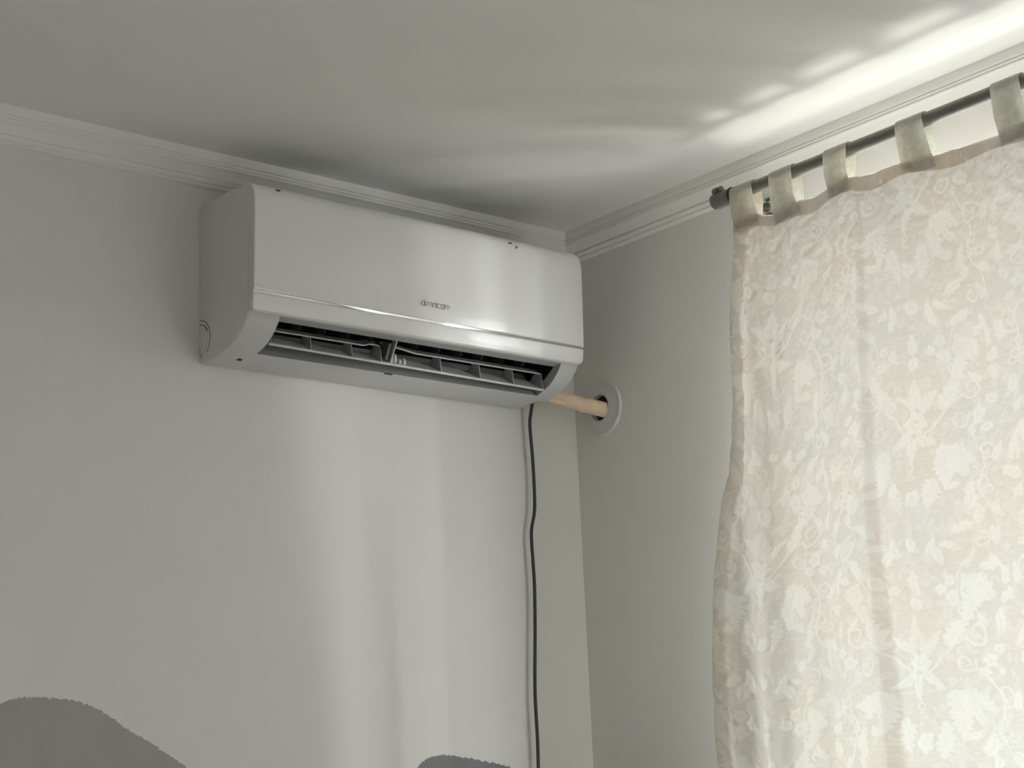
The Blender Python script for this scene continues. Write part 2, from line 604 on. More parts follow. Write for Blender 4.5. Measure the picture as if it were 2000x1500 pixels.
# ------------------------------------------------------------------ air conditioner
xl, xr = -0.9395, -0.1395
AC = thing('air_conditioner', (-0.5395, 0.0, 2.185), 'white split air conditioner with open louver high on the back wall beside the corner', 'air conditioner')
CASE = [(0.0, 2.1865), (-0.015, 2.1845), (-0.035, 2.1855), (-0.055, 2.1870), (-0.075, 2.1900), (-0.0925, 2.1945), (-0.112, 2.1995), (-0.130, 2.2065), (-0.144, 2.2150),
        (-0.156, 2.2250), (-0.166, 2.2355), (-0.1735, 2.2465), (-0.1775, 2.2480), (-0.1780, 2.2650), (-0.1780, 2.46), (-0.1760, 2.474), (-0.168, 2.4860), (-0.155, 2.4925),
        (-0.134, 2.4955), (-0.09, 2.4975), (-0.02, 2.5005), (-0.006, 2.4985), (0.0, 2.494)]
I0, I1 = 5, 11          # outlet opening along the profile
vx0, vx1 = xl + 0.07, xr - 0.05


def inset_profile(P, e):
    if e == 0:
        return list(P)
    n = len(P)
    out = []
    for i, (y, z) in enumerate(P):
        a = Vector(P[max(i - 1, 0)])
        c = Vector(P[min(i + 1, n - 1)])
        t = (c - a).normalized()
        nn = Vector((t.y, -t.x))      # to the inside
        if (Vector((-0.09, 2.34)) - Vector((y, z))).dot(nn) < 0:
            nn = -nn
        ny, nz = y + nn.x * e, z + nn.y * e
        if i in (0, n - 1):
            ny = 0.0
        out.append((min(ny, 0.0), nz))
    return out


RND = 0.007
stations = []
for t in (0.0, 0.15, 0.35, 0.65, 1.0):
    stations.append((xl + RND * t, RND * (1 - math.sqrt(1 - (1 - t) ** 2))))
for x in (vx0, (vx0 + vx1) / 2, vx1, -0.172, -0.166):
    stations.append((x, 0.0))
for t in (1.0, 0.65, 0.35, 0.15, 0.0):
    stations.append((xr - RND * t, RND * (1 - math.sqrt(1 - (1 - t) ** 2))))
secs = []
for x, e in stations:
    P = inset_profile(CASE, e)
    if x > -0.1665:      # cut-away lower back corner where pipe and cord leave
        P = [(y, max(z, 2.222 + 0.42 * y + 0.0)) if i < 5 and y > -0.075 else (y, z) for i, (y, z) in enumerate(P)]
    secs.append([(x, y, z) for y, z in P])
iv0 = [i for i, s in enumerate(stations) if s[0] == vx0][0]
iv1 = [i for i, s in enumerate(stations) if s[0] == vx1][0]
v, f = loft(secs, closed=True, caps=True, skip=lambda i, k: iv0 <= i < iv1 and I0 <= k < I1)
BODY = put('casing', v, f, M_CASE, AC, smooth=40)

# front panel with its rolled top and rounded ends
PANEL = [(-0.1905, 2.2822), (-0.1922, 2.2828), (-0.1935, 2.2842), (-0.1942, 2.2870), (-0.1955, 2.32), (-0.1975, 2.38), (-0.1990, 2.43), (-0.1990, 2.452), (-0.1975, 2.466), (-0.1940, 2.4770),
         (-0.1880, 2.4855), (-0.1800, 2.4910), (-0.1700, 2.4938), (-0.1600, 2.4945), (-0.1600, 2.4915), (-0.1720, 2.4850), (-0.1790, 2.47), (-0.1785, 2.2822)]
STRIP = [(-0.1785, 2.2795), (-0.1895, 2.2795), (-0.1912, 2.2788), (-0.1922, 2.2772), (-0.1922, 2.275), (-0.1905, 2.262), (-0.1890, 2.2540), (-0.1865, 2.2490), (-0.1825, 2.2465), (-0.1785, 2.2465)]


def ends(x0, x1, r, steps=6):
    out = []
    for k in range(steps + 1):
        t = k / steps
        out.append((x0 + r * t * t, t * t))
    n = len(out)
    return out + [(x0 + x1 - x, t) for x, t in out[::-1]]


secs = []
for x, t in ends(xl + 0.0005, xr - 0.0005, 0.0038):
    e = 0.0038 * (1 - math.sqrt(max(0, 1 - (1 - t) ** 2)))
    secs.append([(x, (min(y + e, -0.1785) if z < 2.47 else y + e) if y < -0.1789 or z > 2.47 else y, z - (e if z > 2.47 else 0)) for y, z in PANEL])
PAN = put('front_panel', *loft(secs), M_PANEL, AC, smooth=30)
secs = []
for x, t in ends(xl + 0.0005, xr - 0.0005, 0.012, 9):
    e = 0.0038 * (1 - math.sqrt(max(0, 1 - (1 - min(1, t * 3.1)) ** 2)))
    zl = 2.2465 + 0.012 * (1 - math.sqrt(max(0, 1 - (1 - t) ** 2)))
    secs.append([(x, min(y + e, -0.1785) if y < -0.1789 else y, max(z, zl)) for y, z in STRIP])
put('lower_trim', *loft(secs), M_PANEL, AC, smooth=30, label='narrow glossy trim below the front panel')
secs = []
for x, t in ends(xl + 0.004, xr - 0.004, 0.006):
    e = 0.006 * (1 - t)
    secs.append([(x, -0.1800, 2.2788), (x, min(-0.1921 + e, -0.1801), 2.2787), (x, min(-0.1937 + e, -0.1801), 2.2826), (x, -0.1800, 2.2829)])
put('accent_strip', *loft(secs), M_CHROME, AC, smooth=60, label='thin shiny strip between panel and lower trim')  # mirror-bright strip added and tilted to catch a highlight along the seam
put('clip_slot', *box(-0.889, -0.880, -0.1945, -0.1915, 2.4805, 2.4825, 0.0004), M_LINE, AC)
put('clip_slot', *box(-0.335, -0.327, -0.1965, -0.1925, 2.4760, 2.4778, 0.0004), M_LINE, AC)
put('clip_slot', *box(-0.3175, -0.3160, -0.1990, -0.1960, 2.467, 2.472, 0.0003), M_LINE, AC)
put('screw_slot', *box(-0.894, -0.885, -0.064, -0.058, 2.1860, 2.1885, 0.0005), M_LINE, AC)
put('latch_slot', *box(-0.580, -0.562, -0.093, -0.090, 2.1920, 2.1945, 0.0004), M_LINE, AC)

# left end faces of panel and trim darkened with casing plastic for the shade
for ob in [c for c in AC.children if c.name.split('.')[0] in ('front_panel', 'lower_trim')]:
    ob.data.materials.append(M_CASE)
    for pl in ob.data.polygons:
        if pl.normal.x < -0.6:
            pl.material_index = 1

# intake grille on top (unseen, added dark to cut bounce to the ceiling)
gx0, gx1 = xl + 0.03, xr - 0.03
GR = put('intake_grille', *box(gx0, gx1, -0.150, -0.025, 2.4960, 2.5015, 0.001), M_DARK, AC, label='dark air intake on the top face')
for k in range(9):
    yy = -0.146 + k * 0.0146
    put('grille_slat', *box(gx0, gx1, yy, yy + 0.003, 2.5005, 2.5035), M_VANE, GR)

# maker's lettering on the panel
def rrect(w, h, r, a0, a1):
    """points along a rounded rectangle (0..w, 0..h) between two angles, counter-clockwise"""
    pts = []
    for k in range(41):
        a = math.radians(a0 + (a1 - a0) * k / 40)
        cx_, cz_ = math.cos(a), math.sin(a)
        q = (abs(cx_) ** 4 + abs(cz_) ** 4) ** -0.25
        pts.append((w / 2 + w / 2 * cx_ * q, h / 2 + h / 2 * cz_ * q))
    return pts


GLYPH = {'a': ([rrect(0.9, 1, 0.3, 0, 360), [(0.9, 1.0), (0.9, 0.0)]], 0.9),
         'l': ([[(0.0, 1.5), (0.0, 0.15), (0.06, 0.03), (0.25, 0.0)]], 0.25),
         'm': ([[(0.0, 0.0), (0.0, 1.0)], [(0.0, 0.8), (0.12, 0.98), (0.55, 0.98), (0.65, 0.8), (0.65, 0.0)], [(0.65, 0.8), (0.78, 0.98), (1.2, 0.98), (1.3, 0.8), (1.3, 0.0)]], 1.3),
         'c': ([rrect(0.8, 1, 0.3, 48, 312)], 0.8),
         'o': ([rrect(0.95, 1, 0.3, 0, 360)], 0.95)}
tv, tf = [], []
xx = 0.0
for chr_ in 'almacom':
    strokes, adv = GLYPH[chr_]
    for st in strokes:
        for i in range(len(st) - 1):
            p0, p1 = Vector((st[i][0] + xx, st[i][1])), Vector((st[i + 1][0] + xx, st[i + 1][1]))
            if (p1 - p0).length < 1e-6:
                continue
            t = (p1 - p0).normalized() * 0.06
            nn = Vector((-t.y, t.x)) * 1.35
            n0 = len(tv)
            tv += [p0 - t + nn, p0 - t - nn, p1 + t - nn, p1 + t + nn]
            tf.append([n0, n0 + 1, n0 + 2, n0 + 3])
    xx += adv + 0.38
sx = 0.068 / (xx - 0.38)
tv = [(-0.5625 + q.x * sx, -0.19590 - 0.0011 * (q.y * sx / 0.01) , 2.3098 + q.y * sx * 1.05) for q in tv]
put('lettering', tv, tf, M_LOGO, PAN, label='grey printed lettering')

# knock-out for side piping on the left cheek
kc = (-0.004, 2.231)


def arc_ridge(r0, r1, a0, a1, x0, x1, n=20, c=kc):
    secs = []
    for k in range(n + 1):
        th = math.radians(a0 + (a1 - a0) * k / n)
        cy, sy = -math.cos(th), math.sin(th)
        secs.append([(x, c[0] + cy * r, c[1] + sy * r) for x, r in ((x0, r0), (x1, r0), (x1, r1), (x0, r1))])
    return loft(secs)


put('knockout_outline', *arc_ridge(0.0365, 0.0378, -50, 88, xl - 0.0004, xl + 0.0008), M_LINE, AC)
put('knockout_outline', *arc_ridge(0.0285, 0.0296, 25, 88, xl - 0.0012, xl + 0.0008), M_LINE, AC)
sec = [[(xl - 0.0010, kc[0] - 0.0284 * math.cos(math.radians(a)), kc[1] + 0.0284 * math.sin(math.radians(a))) for a in range(-85, 86, 10)]]
sec.append([(xl + 0.002, y, z) for _, y, z in sec[0]])
put('knockout_cover', *loft(sec), M_CASE, AC)
put('knockout_outline', *arc_ridge(0.0080, 0.0092, -60, 88, xl - 0.0004, xl + 0.0008, 10, (-0.002, 2.2045)), M_LINE, AC)

# outlet: pale lips, dark duct
LIPT = [(-0.1735, 2.2465), (-0.162, 2.2452), (-0.150, 2.2440), (-0.146, 2.2490)]
LIPB = [(-0.0932, 2.1940), (-0.0895, 2.1965), (-0.075, 2.2130), (-0.062, 2.2290), (-0.050, 2.2500)]


def strip(P, x0, x1, th=0.0004):
    top = [(y, z) for y, z in P]
    return loft([[(x, y, z) for y, z in top] + [(x, y + th, z + th) for y, z in top[::-1]] for x in (x0, x1)])


put('outlet_lip', *strip(LIPT, vx0, vx1), M_LIP, AC)
put('outlet_lip', *strip(LIPB, vx0, vx1), M_LIP, AC)
cheek = [CASE[i] for i in range(I0, I1 + 1)] + [(-0.150, 2.2440), (-0.140, 2.2370), (-0.118, 2.2230), (-0.090, 2.2130), (-0.080, 2.2080)]
for x, s in ((vx0, 1), (vx1, -1)):
    sec = [[(x, y, z) for y, z in cheek], [(x - s * 0.0012, y, z) for y, z in cheek]]
    put('outlet_cheek', *loft(sec), M_LIP, AC)
DUCT = [(-0.146, 2.2480), (-0.10, 2.2950), (-0.045, 2.3100), (-0.030, 2.29), (-0.050, 2.2490)]
inner = [(-0.1500, 2.2440), (-0.146, 2.2480), (-0.10, 2.2950), (-0.045, 2.3100), (-0.030, 2.29), (-0.050, 2.2490), (-0.080, 2.2080), (-0.118, 2.2230)]
v1, f1 = loft([[(x, y, z) for y, z in DUCT] for x in (vx0 - 0.002, vx1 + 0.002)], closed=False, caps=False)
v2, f2 = loft([[(x, y, z) for y, z in inner] for x in (vx0 - 0.002, vx0 - 0.0013)])
v3, f3 = loft([[(x, y, z) for y, z in inner] for x in (vx1 + 0.0013, vx1 + 0.002)])
put('air_duct', *join((v1, f1), (v2, f2), (v3, f3)), M_DARK, AC, label='dark inside of the air outlet')

# twin-blade louver
DY, DZ = math.cos(math.radians(33)), math.sin(math.radians(33))
lx0, lx1 = -0.863, -0.1965
UY, UZ0, UZ1 = -0.118, 2.2356, 2.2350


def low(x):
    t = (x - lx0) / (lx1 - lx0)
    return (-0.122, 2.2080 - 0.0085 * t)


def upp(x):
    t = (x - lx0) / (lx1 - lx0)
    return (UY, UZ0 + (UZ1 - UZ0) * t)


def blade_sec(x, y, z, depth, th, lip):
    nx, nz = -DZ, DY       # across the blade (outer side up)
    return [(x, y - 0.0006, z - lip * 0.55), (x, y - 0.0016, z - lip * 0.1), (x, y - 0.0008, z + lip * 0.4), (x, y + 0.0010, z + lip * 0.5),
            (x, y + DY * depth, z + DZ * depth + th * 0.5), (x, y + DY * depth, z + DZ * depth - th * 0.5), (x, y + 0.002, z - lip * 0.5)]


LOU = put('louver_blade', *loft([blade_sec(x, *low(x), 0.050, 0.002, 0.0046) for x in np.linspace(lx0, lx1, 12)]), M_BLADE, AC, smooth=40)
xs = [lx0 + 0.004] + list(np.linspace(-0.80, -0.648, 5)) + [-0.640, -0.634, -0.615, -0.610]
bump_up = {-0.640: 0.002, -0.634: 0.0045, -0.615: 0.0045, -0.610: 0.004}
put('upper_blade', *loft([blade_sec(x, upp(x)[0], upp(x)[1] + bump_up.get(x, 0), 0.022, 0.0016, 0.0028) for x in xs]), M_BLADE, LOU, smooth=40)
xs = [-0.5985, -0.58, -0.565, -0.55, -0.535, -0.52, -0.50, -0.45, -0.40, -0.30, lx1 - 0.002]


def rise(x):
    t = min(max((-0.515 - x) / 0.06, 0), 1)
    return 0.0058 * t * t * (3 - 2 * t)


put('upper_blade', *loft([blade_sec(x, upp(x)[0], upp(x)[1] + rise(x), 0.022, 0.0016, 0.0028) for x in xs]), M_BLADE, LOU, smooth=40)
for x in (-0.8585, -0.770, -0.677, -0.6085, -0.4631, -0.3642, -0.2769, -0.1975):
    (ly, lz), (uy, uz) = low(x), upp(x)
    uz += bump_up[-0.610] if x == -0.6085 else 0
    P = [(ly - 0.001, lz), (uy - 0.001, uz), (uy + DY * 0.018, uz + DZ * 0.018), (ly + DY * 0.048, lz + DZ * 0.048)]
    sec = []
    for dx in (-0.0009, 0.0009):
        sec.append([(x + dx, y, z) for y, z in P])
    put('louver_rib', *loft(sec), M_RIB, LOU)
# middle bearing post and swing gear
put('bearing_post', *loft([[(x, -0.150, 2.2460), (x, -0.1290, 2.2130), (x, -0.120, 2.2180), (x, -0.138, 2.2560)] for x in (-0.5905, -0.5880)]), M_LIP, AC)
put('bearing_post', *loft([[(x, -0.140, 2.2400), (x, -0.1240, 2.2110), (x, -0.110, 2.2180), (x, -0.120, 2.2500)] for x in (-0.6020, -0.5960)]), M_VANE, AC)
for i, (x, hgt) in enumerate(((-0.583, 0.021), (-0.574, 0.023), (-0.563, 0.014), (-0.552, 0.0165))):
    prof = [(0.002, 0.0), (0.0058, 0.0004), (0.0066, 0.002), (0.0066, 0.0045), (0.0056, 0.0062), (0.002, 0.0065)]
    yb, zb = -0.1195, low(x)[1] + 0.002
    vv = []
    secs = []
    for r, h in prof:
        ring = []
        for k in range(10):
            th = math.pi * 2 * k / 10
            ring.append((x + h - 0.003, yb - math.cos(th) * r * 1.0 + 0.004, zb + hgt * 0.5 + math.sin(th) * (r / 0.0066) * hgt * 0.5))
        secs.append(ring)
    put('swing_gear', *loft(secs), M_GEAR, LOU, smooth=50)
x = vx0 + 0.030
while x < vx1 - 0.02:
    sec = []
    for dx in (-0.0006, 0.0006):
        sec.append([(x + dx - 0.006, -0.122, 2.2620), (x + dx - 0.002, -0.112, 2.2480), (x + dx + 0.003, -0.080, 2.2490), (x + dx + 0.004, -0.066, 2.2900), (x + dx, -0.098, 2.2930)])
    put('vertical_vane', *loft(sec), M_VANE, AC)
    x += 0.0547

# ------------------------------------------------------------------ wrapped pipes, wall flange, power cord
pp = smooth_path([(-0.215, -0.034, 2.2250), (-0.165, -0.037, 2.2225), (-0.120, -0.047, 2.2135), (-0.075, -0.066, 2.2010), (-0.030, -0.085, 2.1905), (0.010, -0.0975, 2.1825), (0.09, -0.112, 2.168)], 14)


def wrap(t, th):
    s = (t * 9.0 + th / (2 * math.pi)) % 1.0
    return 0.965 + 0.055 * s + 0.02 * math.sin(th * 2 + t * 14)


PIPE = put('pipe_bundle', *tube(pp, 0.0168, 20, True, wrap), M_TAPE, loc=(-0.139, -0.045, 2.19), smooth=50,
           label='pipe bundle wrapped in beige tape running from the air conditioner into the wall', cat='pipe')
put('tape_end', *tube(smooth_path([(-0.150, -0.060, 2.2035), (-0.120, -0.064, 2.1985), (-0.096, -0.068, 2.1955), (-0.074, -0.076, 2.1910)], 6), [0.003 + 0.004 * math.sin(math.pi * (i + 1) / 20.0) for i in range(19)], 10), M_TAPE, PIPE, smooth=50)
FL = (-0.0885, 2.1895)
prof = [(HOLE[2] - 0.001, -0.010), (HOLE[2] - 0.001, 0.0050), (0.0315, 0.0062), (0.0340, 0.0060), (0.0545, 0.0050), (0.0585, 0.0060), (0.0605, 0.0052), (0.0618, 0.0030), (0.0620, 0.0), (0.0620, -0.0002)]
ring_v, ring_f = [], []
NS = 56
for r, h in prof:
    for k in range(NS):
        th = 2 * math.pi * k / NS
        w = (r - HOLE[2]) / (0.062 - HOLE[2])
        w = min(max(w, 0), 1)
        cy = HOLE[0] * (1 - w) + FL[0] * w
        cz = HOLE[1] * (1 - w) + FL[1] * w
        ring_v.append((-h, cy + r * math.cos(th), cz + r * math.sin(th)))
for i in range(len(prof) - 1):
    for k in range(NS):
        k2 = (k + 1) % NS
        ring_f.append([i * NS + k, i * NS + k2, (i + 1) * NS + k2, (i + 1) * NS + k])
FLANGE = put('pipe_flange', ring_v, ring_f, M_FLANGE, loc=(0.0, FL[0], FL[1]), smooth=35,
             label='round white plastic flange round the pipe hole in the right wall', cat='wall flange')
put('sleeve', *lathe([(0.0288, 0.011), (0.0288, 0.19), (0.0270, 0.19), (0.0270, 0.011)], (0, HOLE[0], HOLE[1]), (1, 0, 0), 32, 'ring'), M_SLEEVE, FLANGE, smooth=40, label='dark inner sleeve')

cp = [(-0.1485, -0.040, 2.2300), (-0.1475, -0.032, 2.2080), (-0.1490, -0.024, 2.1760), (-0.1504, -0.02, 2.1484), (-0.1472, -0.02, 2.0806), (-0.1461, -0.02, 2.0132), (-0.1483, -0.02, 1.9635), (-0.1594, -0.02, 1.918),
      (-0.1587, -0.02, 1.8574), (-0.1576, -0.02, 1.8037), (-0.1612, -0.02, 1.7172), (-0.1687, -0.02, 1.589), (-0.1687, -0.021, 1.4949), (-0.169, -0.02, 1.4325),
      (-0.171, -0.018, 1.30), (-0.169, -0.018, 1.05), (-0.173, -0.016, 0.75), (-0.172, -0.018, 0.35)]
CORD = put('power_cord', *tube(smooth_path(cp, 8), 0.0037, 10), M_CORD, loc=(-0.172, -0.018, 0.35), smooth=60,
           label='black power cord hanging down the back wall from the air conditioner', cat='power cord')
put('power_plug', *join(tube([(-0.172, -0.018, 0.362), (-0.172, -0.018, 0.345), (-0.172, -0.018, 0.315), (-0.172, -0.018, 0.305)], [0.006, 0.011, 0.012, 0.010], 12),
                        box(-0.181, -0.163, -0.024, 0.0, 0.290, 0.312, 0.003)), M_CORD, CORD, smooth=40)

# ------------------------------------------------------------------ curtain rod
RX, RZ, RR = -0.13, 2.4868, 0.0121
ROD = thing('curtain_rod', (0.0, -0.64, 2.45), 'dark grey metal curtain rod on wall brackets above the window', 'curtain rod')
put('rod', *tube([(RX, -0.600, RZ), (RX, -1.2, RZ), (RX, -1.70, RZ)], RR, 24), M_ROD, ROD, smooth=40)
put('end_cap', *lathe([(0.004, 0.0), (0.0125, 0.0008), (0.0155, 0.004), (0.0160, 0.010), (0.0160, 0.022), (0.0150, 0.028), (0.0152, 0.036), (0.0158, 0.046), (0.0140, 0.050), (0.004, 0.0505)],
                      (RX, -0.578, RZ + 0.0005), (0, -1, 0), 28), M_ROD, ROD, smooth=40)
scr = put('thumb_screw', *lathe([(0.002, 0.0), (0.0070, 0.0006), (0.0082, 0.003), (0.0082, 0.010), (0.0070, 0.0125), (0.0040, 0.013), (0.0040, 0.016), (0.0080, 0.0162), (0.0084, 0.020), (0.0060, 0.022)],
                                (RX - 0.006, -0.5855, RZ + 0.0175), (0.1, -1, 0.05), 20), M_BRACKET, ROD, smooth=40)
put('cap_gap', *lathe([(0.0148, 0.0), (0.0166, 0.001), (0.0166, 0.0035), (0.0148, 0.0045)], (RX, -0.6275, RZ + 0.0005), (0, -1, 0), 24), M_BLACK, ROD, smooth=40)


def bracket(y):
    put('bracket_plate', *lathe([(0.002, 0.0055), (0.0075, 0.0052), (0.0090, 0.0035), (0.0095, 0.0), (0.002, 0.0)], (0, y + 0.026, 2.497), (-1, 0, 0), 24), M_BRACKET, ROD, smooth=40)
    put('bracket_arm', *tube(smooth_path([(-0.003, y + 0.026, 2.494), (-0.030, y + 0.024, 2.484), (-0.075, y + 0.006, 2.468), (-0.112, y, 2.466), (-0.1275, y, 2.4700)], 6), 0.0045, 10), M_BRACKET, ROD, smooth=50)
    put('bracket_foot', *box(-0.008, -0.0005, y + 0.012, y + 0.034, 2.4760, 2.4810, 0.0015), M_BRACKET, ROD)
    put('bracket_foot', *box(-0.008, -0.0005, y + 0.002, y + 0.024, 2.507, 2.5125, 0.0015), M_BRACKET, ROD)
    hk = []
    for k in range(17):
        a = math.radians(-200 + 250 * k / 16)
        hk.append((RX + 0.0145 * math.cos(a), y, RZ + 0.0145 * math.sin(a)))
    put('bracket_hook', *tube(hk, 0.0026, 8), M_BRACKET, ROD, smooth=50)


bracket(-0.6262)
bracket(-1.66)
put('end_cap', *lathe([(0.004, 0.0), (0.0125, 0.0008), (0.0160, 0.004), (0.0160, 0.046), (0.0140, 0.050), (0.004, 0.0505)], (RX, -1.74, RZ), (0, 1, 0), 24), M_ROD, ROD, smooth=40)

# ------------------------------------------------------------------ damask motif, one repeat drawn on a 1 mm raster
TW, TH = 0.40, 0.50          # as drawn; DSC below shrinks it on the cloth
RES = 0.001
nx, nz = int(TW / RES), int(TH / RES)
CX0, CZ0 = -0.20, -0.25      # right half drawn on a roomy canvas, folded into the repeat afterwards
cnx, cnz = 700, 1000
CANVAS = np.zeros((cnz, cnx))


def stamp(fn, x0, x1, z0, z1):
    i0, i1 = max(int((x0 - CX0) / RES) - 4, 0), min(int((x1 - CX0) / RES) + 5, cnx)
    j0, j1 = max(int((z0 - CZ0) / RES) - 4, 0), min(int((z1 - CZ0) / RES) + 5, cnz)
    if i1 <= i0 or j1 <= j0:
        return
    xx, zz = np.meshgrid(CX0 + (np.arange(i0, i1) + 0.5) * RES, CZ0 + (np.arange(j0, j1) + 0.5) * RES)
    CANVAS[j0:j1, i0:i1] = np.maximum(CANVAS[j0:j1, i0:i1], fn(xx, zz))


def sst(dist, w=0.0012):
    return np.clip(0.5 - dist / w, 0, 1)


def leaf(x0, z0, ang, ln, wd, lobes=6, bend=0.0, ser=0.35):
    ca, sa = math.cos(math.radians(ang)), math.sin(math.radians(ang))

    def fn(x, z):
        dx, dz = x - x0, z - z0
        u = (dx * ca + dz * sa) / ln
        v = -dx * sa + dz * ca
        v = v - bend * ln * u * u
        uc = np.clip(u, 0, 1)
        w = wd * np.sin(math.pi * uc ** 0.75) ** 0.8
        ph = (uc * lobes - np.abs(v) / wd * 0.9) % 1.0
        w = w * (1 - ser + ser * (1 - ph) ** 0.7 * 1.25)
        body = sst(np.abs(v) - w)
        vein = sst(np.abs(v) - 0.0009 * (1 - uc), 0.001) * 0.8
        side = sst(np.abs(ph - 0.5) * ln / lobes - 0.0007, 0.0012) * 0.35 * (np.abs(v) < w * 0.8)
        return np.where((u > 0) & (u < 1), np.clip(body - vein - side, 0, 1), 0)
    stamp(fn, x0 - ln * 1.15, x0 + ln * 1.15, z0 - ln * 1.15, z0 + ln * 1.15)


def flower(x0, z0, r, n=5, rot=0.0):
    def fn(x, z):
        dx, dz = x - x0, z - z0
        rr = np.hypot(dx, dz)
        th = np.arctan2(dz, dx) + rot
        R_ = r * (0.62 + 0.38 * np.abs(np.cos(th * n / 2)) ** 0.6)
        c = sst(rr - R_)
        c = c - sst(np.abs(rr - r * 0.26) - 0.0009) * 0.9
        c = c - 0.7 * sst(np.abs(np.sin(th * n / 2)) * rr - 0.0006, 0.001) * (rr > r * 0.3)
        c = np.maximum(c, 0)
        return c
    stamp(fn, x0 - r, x0 + r, z0 - r, z0 + r)


def ring(x0, z0, r, w=0.003):
    q = r + w
    stamp(lambda x, z: sst(np.abs(np.hypot(x - x0, z - z0) - r) - w / 2), x0 - q, x0 + q, z0 - q, z0 + q)


def stroke(pts, w0, w1):
    P = smooth_path([(a, 0, b) for a, b in pts], 7)

    for i in range(len(P) - 1):
        a, b = P[i], P[i + 1]
        w = w0 + (w1 - w0) * (i / (len(P) - 1))

        def fn(x, z):
            ex, ez = b.x - a.x, b.z - a.z
            l2 = ex * ex + ez * ez + 1e-12
            t = np.clip(((x - a.x) * ex + (z - a.z) * ez) / l2, 0, 1)
            return sst(np.hypot(x - a.x - t * ex, z - a.z - t * ez) - w)
        stamp(fn, min(a.x, b.x) - w, max(a.x, b.x) + w, min(a.z, b.z) - w, max(a.z, b.z) + w)


def scroll(x0, z0, r0, turns, a0, w0, w1, sg=1):
    pts = []
    n = int(10 * turns)
    for k in range(n + 1):
        t = k / n
        r = r0 * (1 - 0.8 * t)
        a = math.radians(a0) + sg * t * turns * 2 * math.pi
        pts.append((x0 + r * math.cos(a), z0 + r * math.sin(a)))
    stroke(pts, w0, w1)


# stack of blossoms and leaves on the axis
flower(0.0, 0.205, 0.024, 6)
leaf(0.0, 0.232, 90, 0.065, 0.015, 5, 0.0, 0.40)
leaf(0.006, 0.225, 52, 0.060, 0.013, 5, -0.2, 0.40)
leaf(0.0, 0.180, -90, 0.060, 0.014, 5, 0.0, 0.40)
leaf(0.008, 0.186, -48, 0.055, 0.012, 5, 0.2, 0.40)
ring(0.0, 0.112, 0.008, 0.003)
ring(0.0, 0.092, 0.0065, 0.003)
flower(0.0, 0.325, 0.017, 5)
leaf(0.0, 0.345, 90, 0.050, 0.012, 5, 0.0, 0.40)
flower(0.0, 0.455, 0.015, 5)
flower(0.0, 0.040, 0.019, 5, 0.4)
# big acanthus leaves, well off the axis
leaf(0.062, 0.150, -70, 0.095, 0.023, 7, -0.25, 0.50)
leaf(0.070, 0.140, -32, 0.075, 0.020, 6, 0.22, 0.50)
leaf(0.048, 0.085, -112, 0.075, 0.018, 6, 0.18, 0.50)
leaf(0.055, 0.235, 38, 0.080, 0.020, 6, 0.25, 0.50)
leaf(0.100, 0.285, 74, 0.080, 0.019, 6, -0.22, 0.50)
leaf(0.150, 0.330, 120, 0.070, 0.017, 6, 0.2, 0.50)
leaf(0.120, 0.015, 62, 0.060, 0.015, 5, 0.2, 0.50)
# sprays of flowers, berries and small leaves
for x, z, r, n in ((0.078, 0.335, 0.019, 5), (0.048, 0.352, 0.015, 5), (0.112, 0.352, 0.016, 5), (0.072, 0.372, 0.014, 5), (0.145, 0.205, 0.017, 5), (0.168, 0.232, 0.013, 5), (0.128, 0.178, 0.012, 5), (0.165, 0.180, 0.011, 5)):
    flower(x, z, r, n, x * 40)
for x, z in ((0.130, 0.055), (0.148, 0.045), (0.140, 0.072), (0.160, 0.064), (0.172, 0.048), (0.156, 0.086)):
    ring(x, z, 0.0085, 0.0032)
for x, z, a, ln in ((0.100, 0.395, 40, 0.045), (0.130, 0.385, 5, 0.045), (0.060, 0.405, 100, 0.045), (0.035, 0.425, 60, 0.045), (0.175, 0.262, 80, 0.045), (0.150, 0.270, 120, 0.040),
                    (0.118, 0.085, 130, 0.045), (0.110, 0.060, 175, 0.045), (0.180, 0.105, 60, 0.045), (0.170, 0.020, -60, 0.045), (0.140, 0.020, -110, 0.040), (0.085, 0.465, 20, 0.050), (0.060, 0.450, -30, 0.040),
                    (0.170, 0.320, 20, 0.050), (0.180, 0.350, 80, 0.045), (0.160, 0.420, -70, 0.045), (0.185, 0.440, 120, 0.045)):
    leaf(x, z, a, ln, ln * 0.24, 4, 0.15, 0.35)
# scrolling stems
scroll(0.128, 0.262, 0.026, 1.4, 200, 0.0026, 0.0014)
scroll(0.095, 0.200, 0.022, 1.3, 20, 0.0024, 0.0014, -1)
scroll(0.165, 0.135, 0.022, 1.3, 250, 0.0024, 0.0014)
scroll(0.140, 0.450, 0.020, 1.3, 100, 0.0024, 0.0014, -1)
stroke([(0.01, 0.18), (0.04, 0.20), (0.07, 0.23), (0.10, 0.25)], 0.0026, 0.002)
stroke([(0.07, 0.23), (0.09, 0.28), (0.085, 0.33), (0.10, 0.39), (0.14, 0.43)], 0.0022, 0.0014)
stroke([(0.12, 0.18), (0.15, 0.14), (0.155, 0.10), (0.15, 0.05), (0.17, 0.0), (0.185, -0.04)], 0.0022, 0.0016)
# faint vermicelli scatter over the ground
for k in range(70):
    x, z = random.uniform(0.0, 0.2), random.uniform(0, 0.5)
    a = random.uniform(0, 6.28)
    l = random.uniform(0.006, 0.014)
    stroke([(x, z), (x + l * math.cos(a), z + l * math.sin(a)), (x + l * math.cos(a) * 1.2 + l * 0.5 * math.cos(a + 1.6), z + l * 1.2 * math.sin(a) + l * 0.5 * math.sin(a + 1.6))], 0.0009, 0.0006)


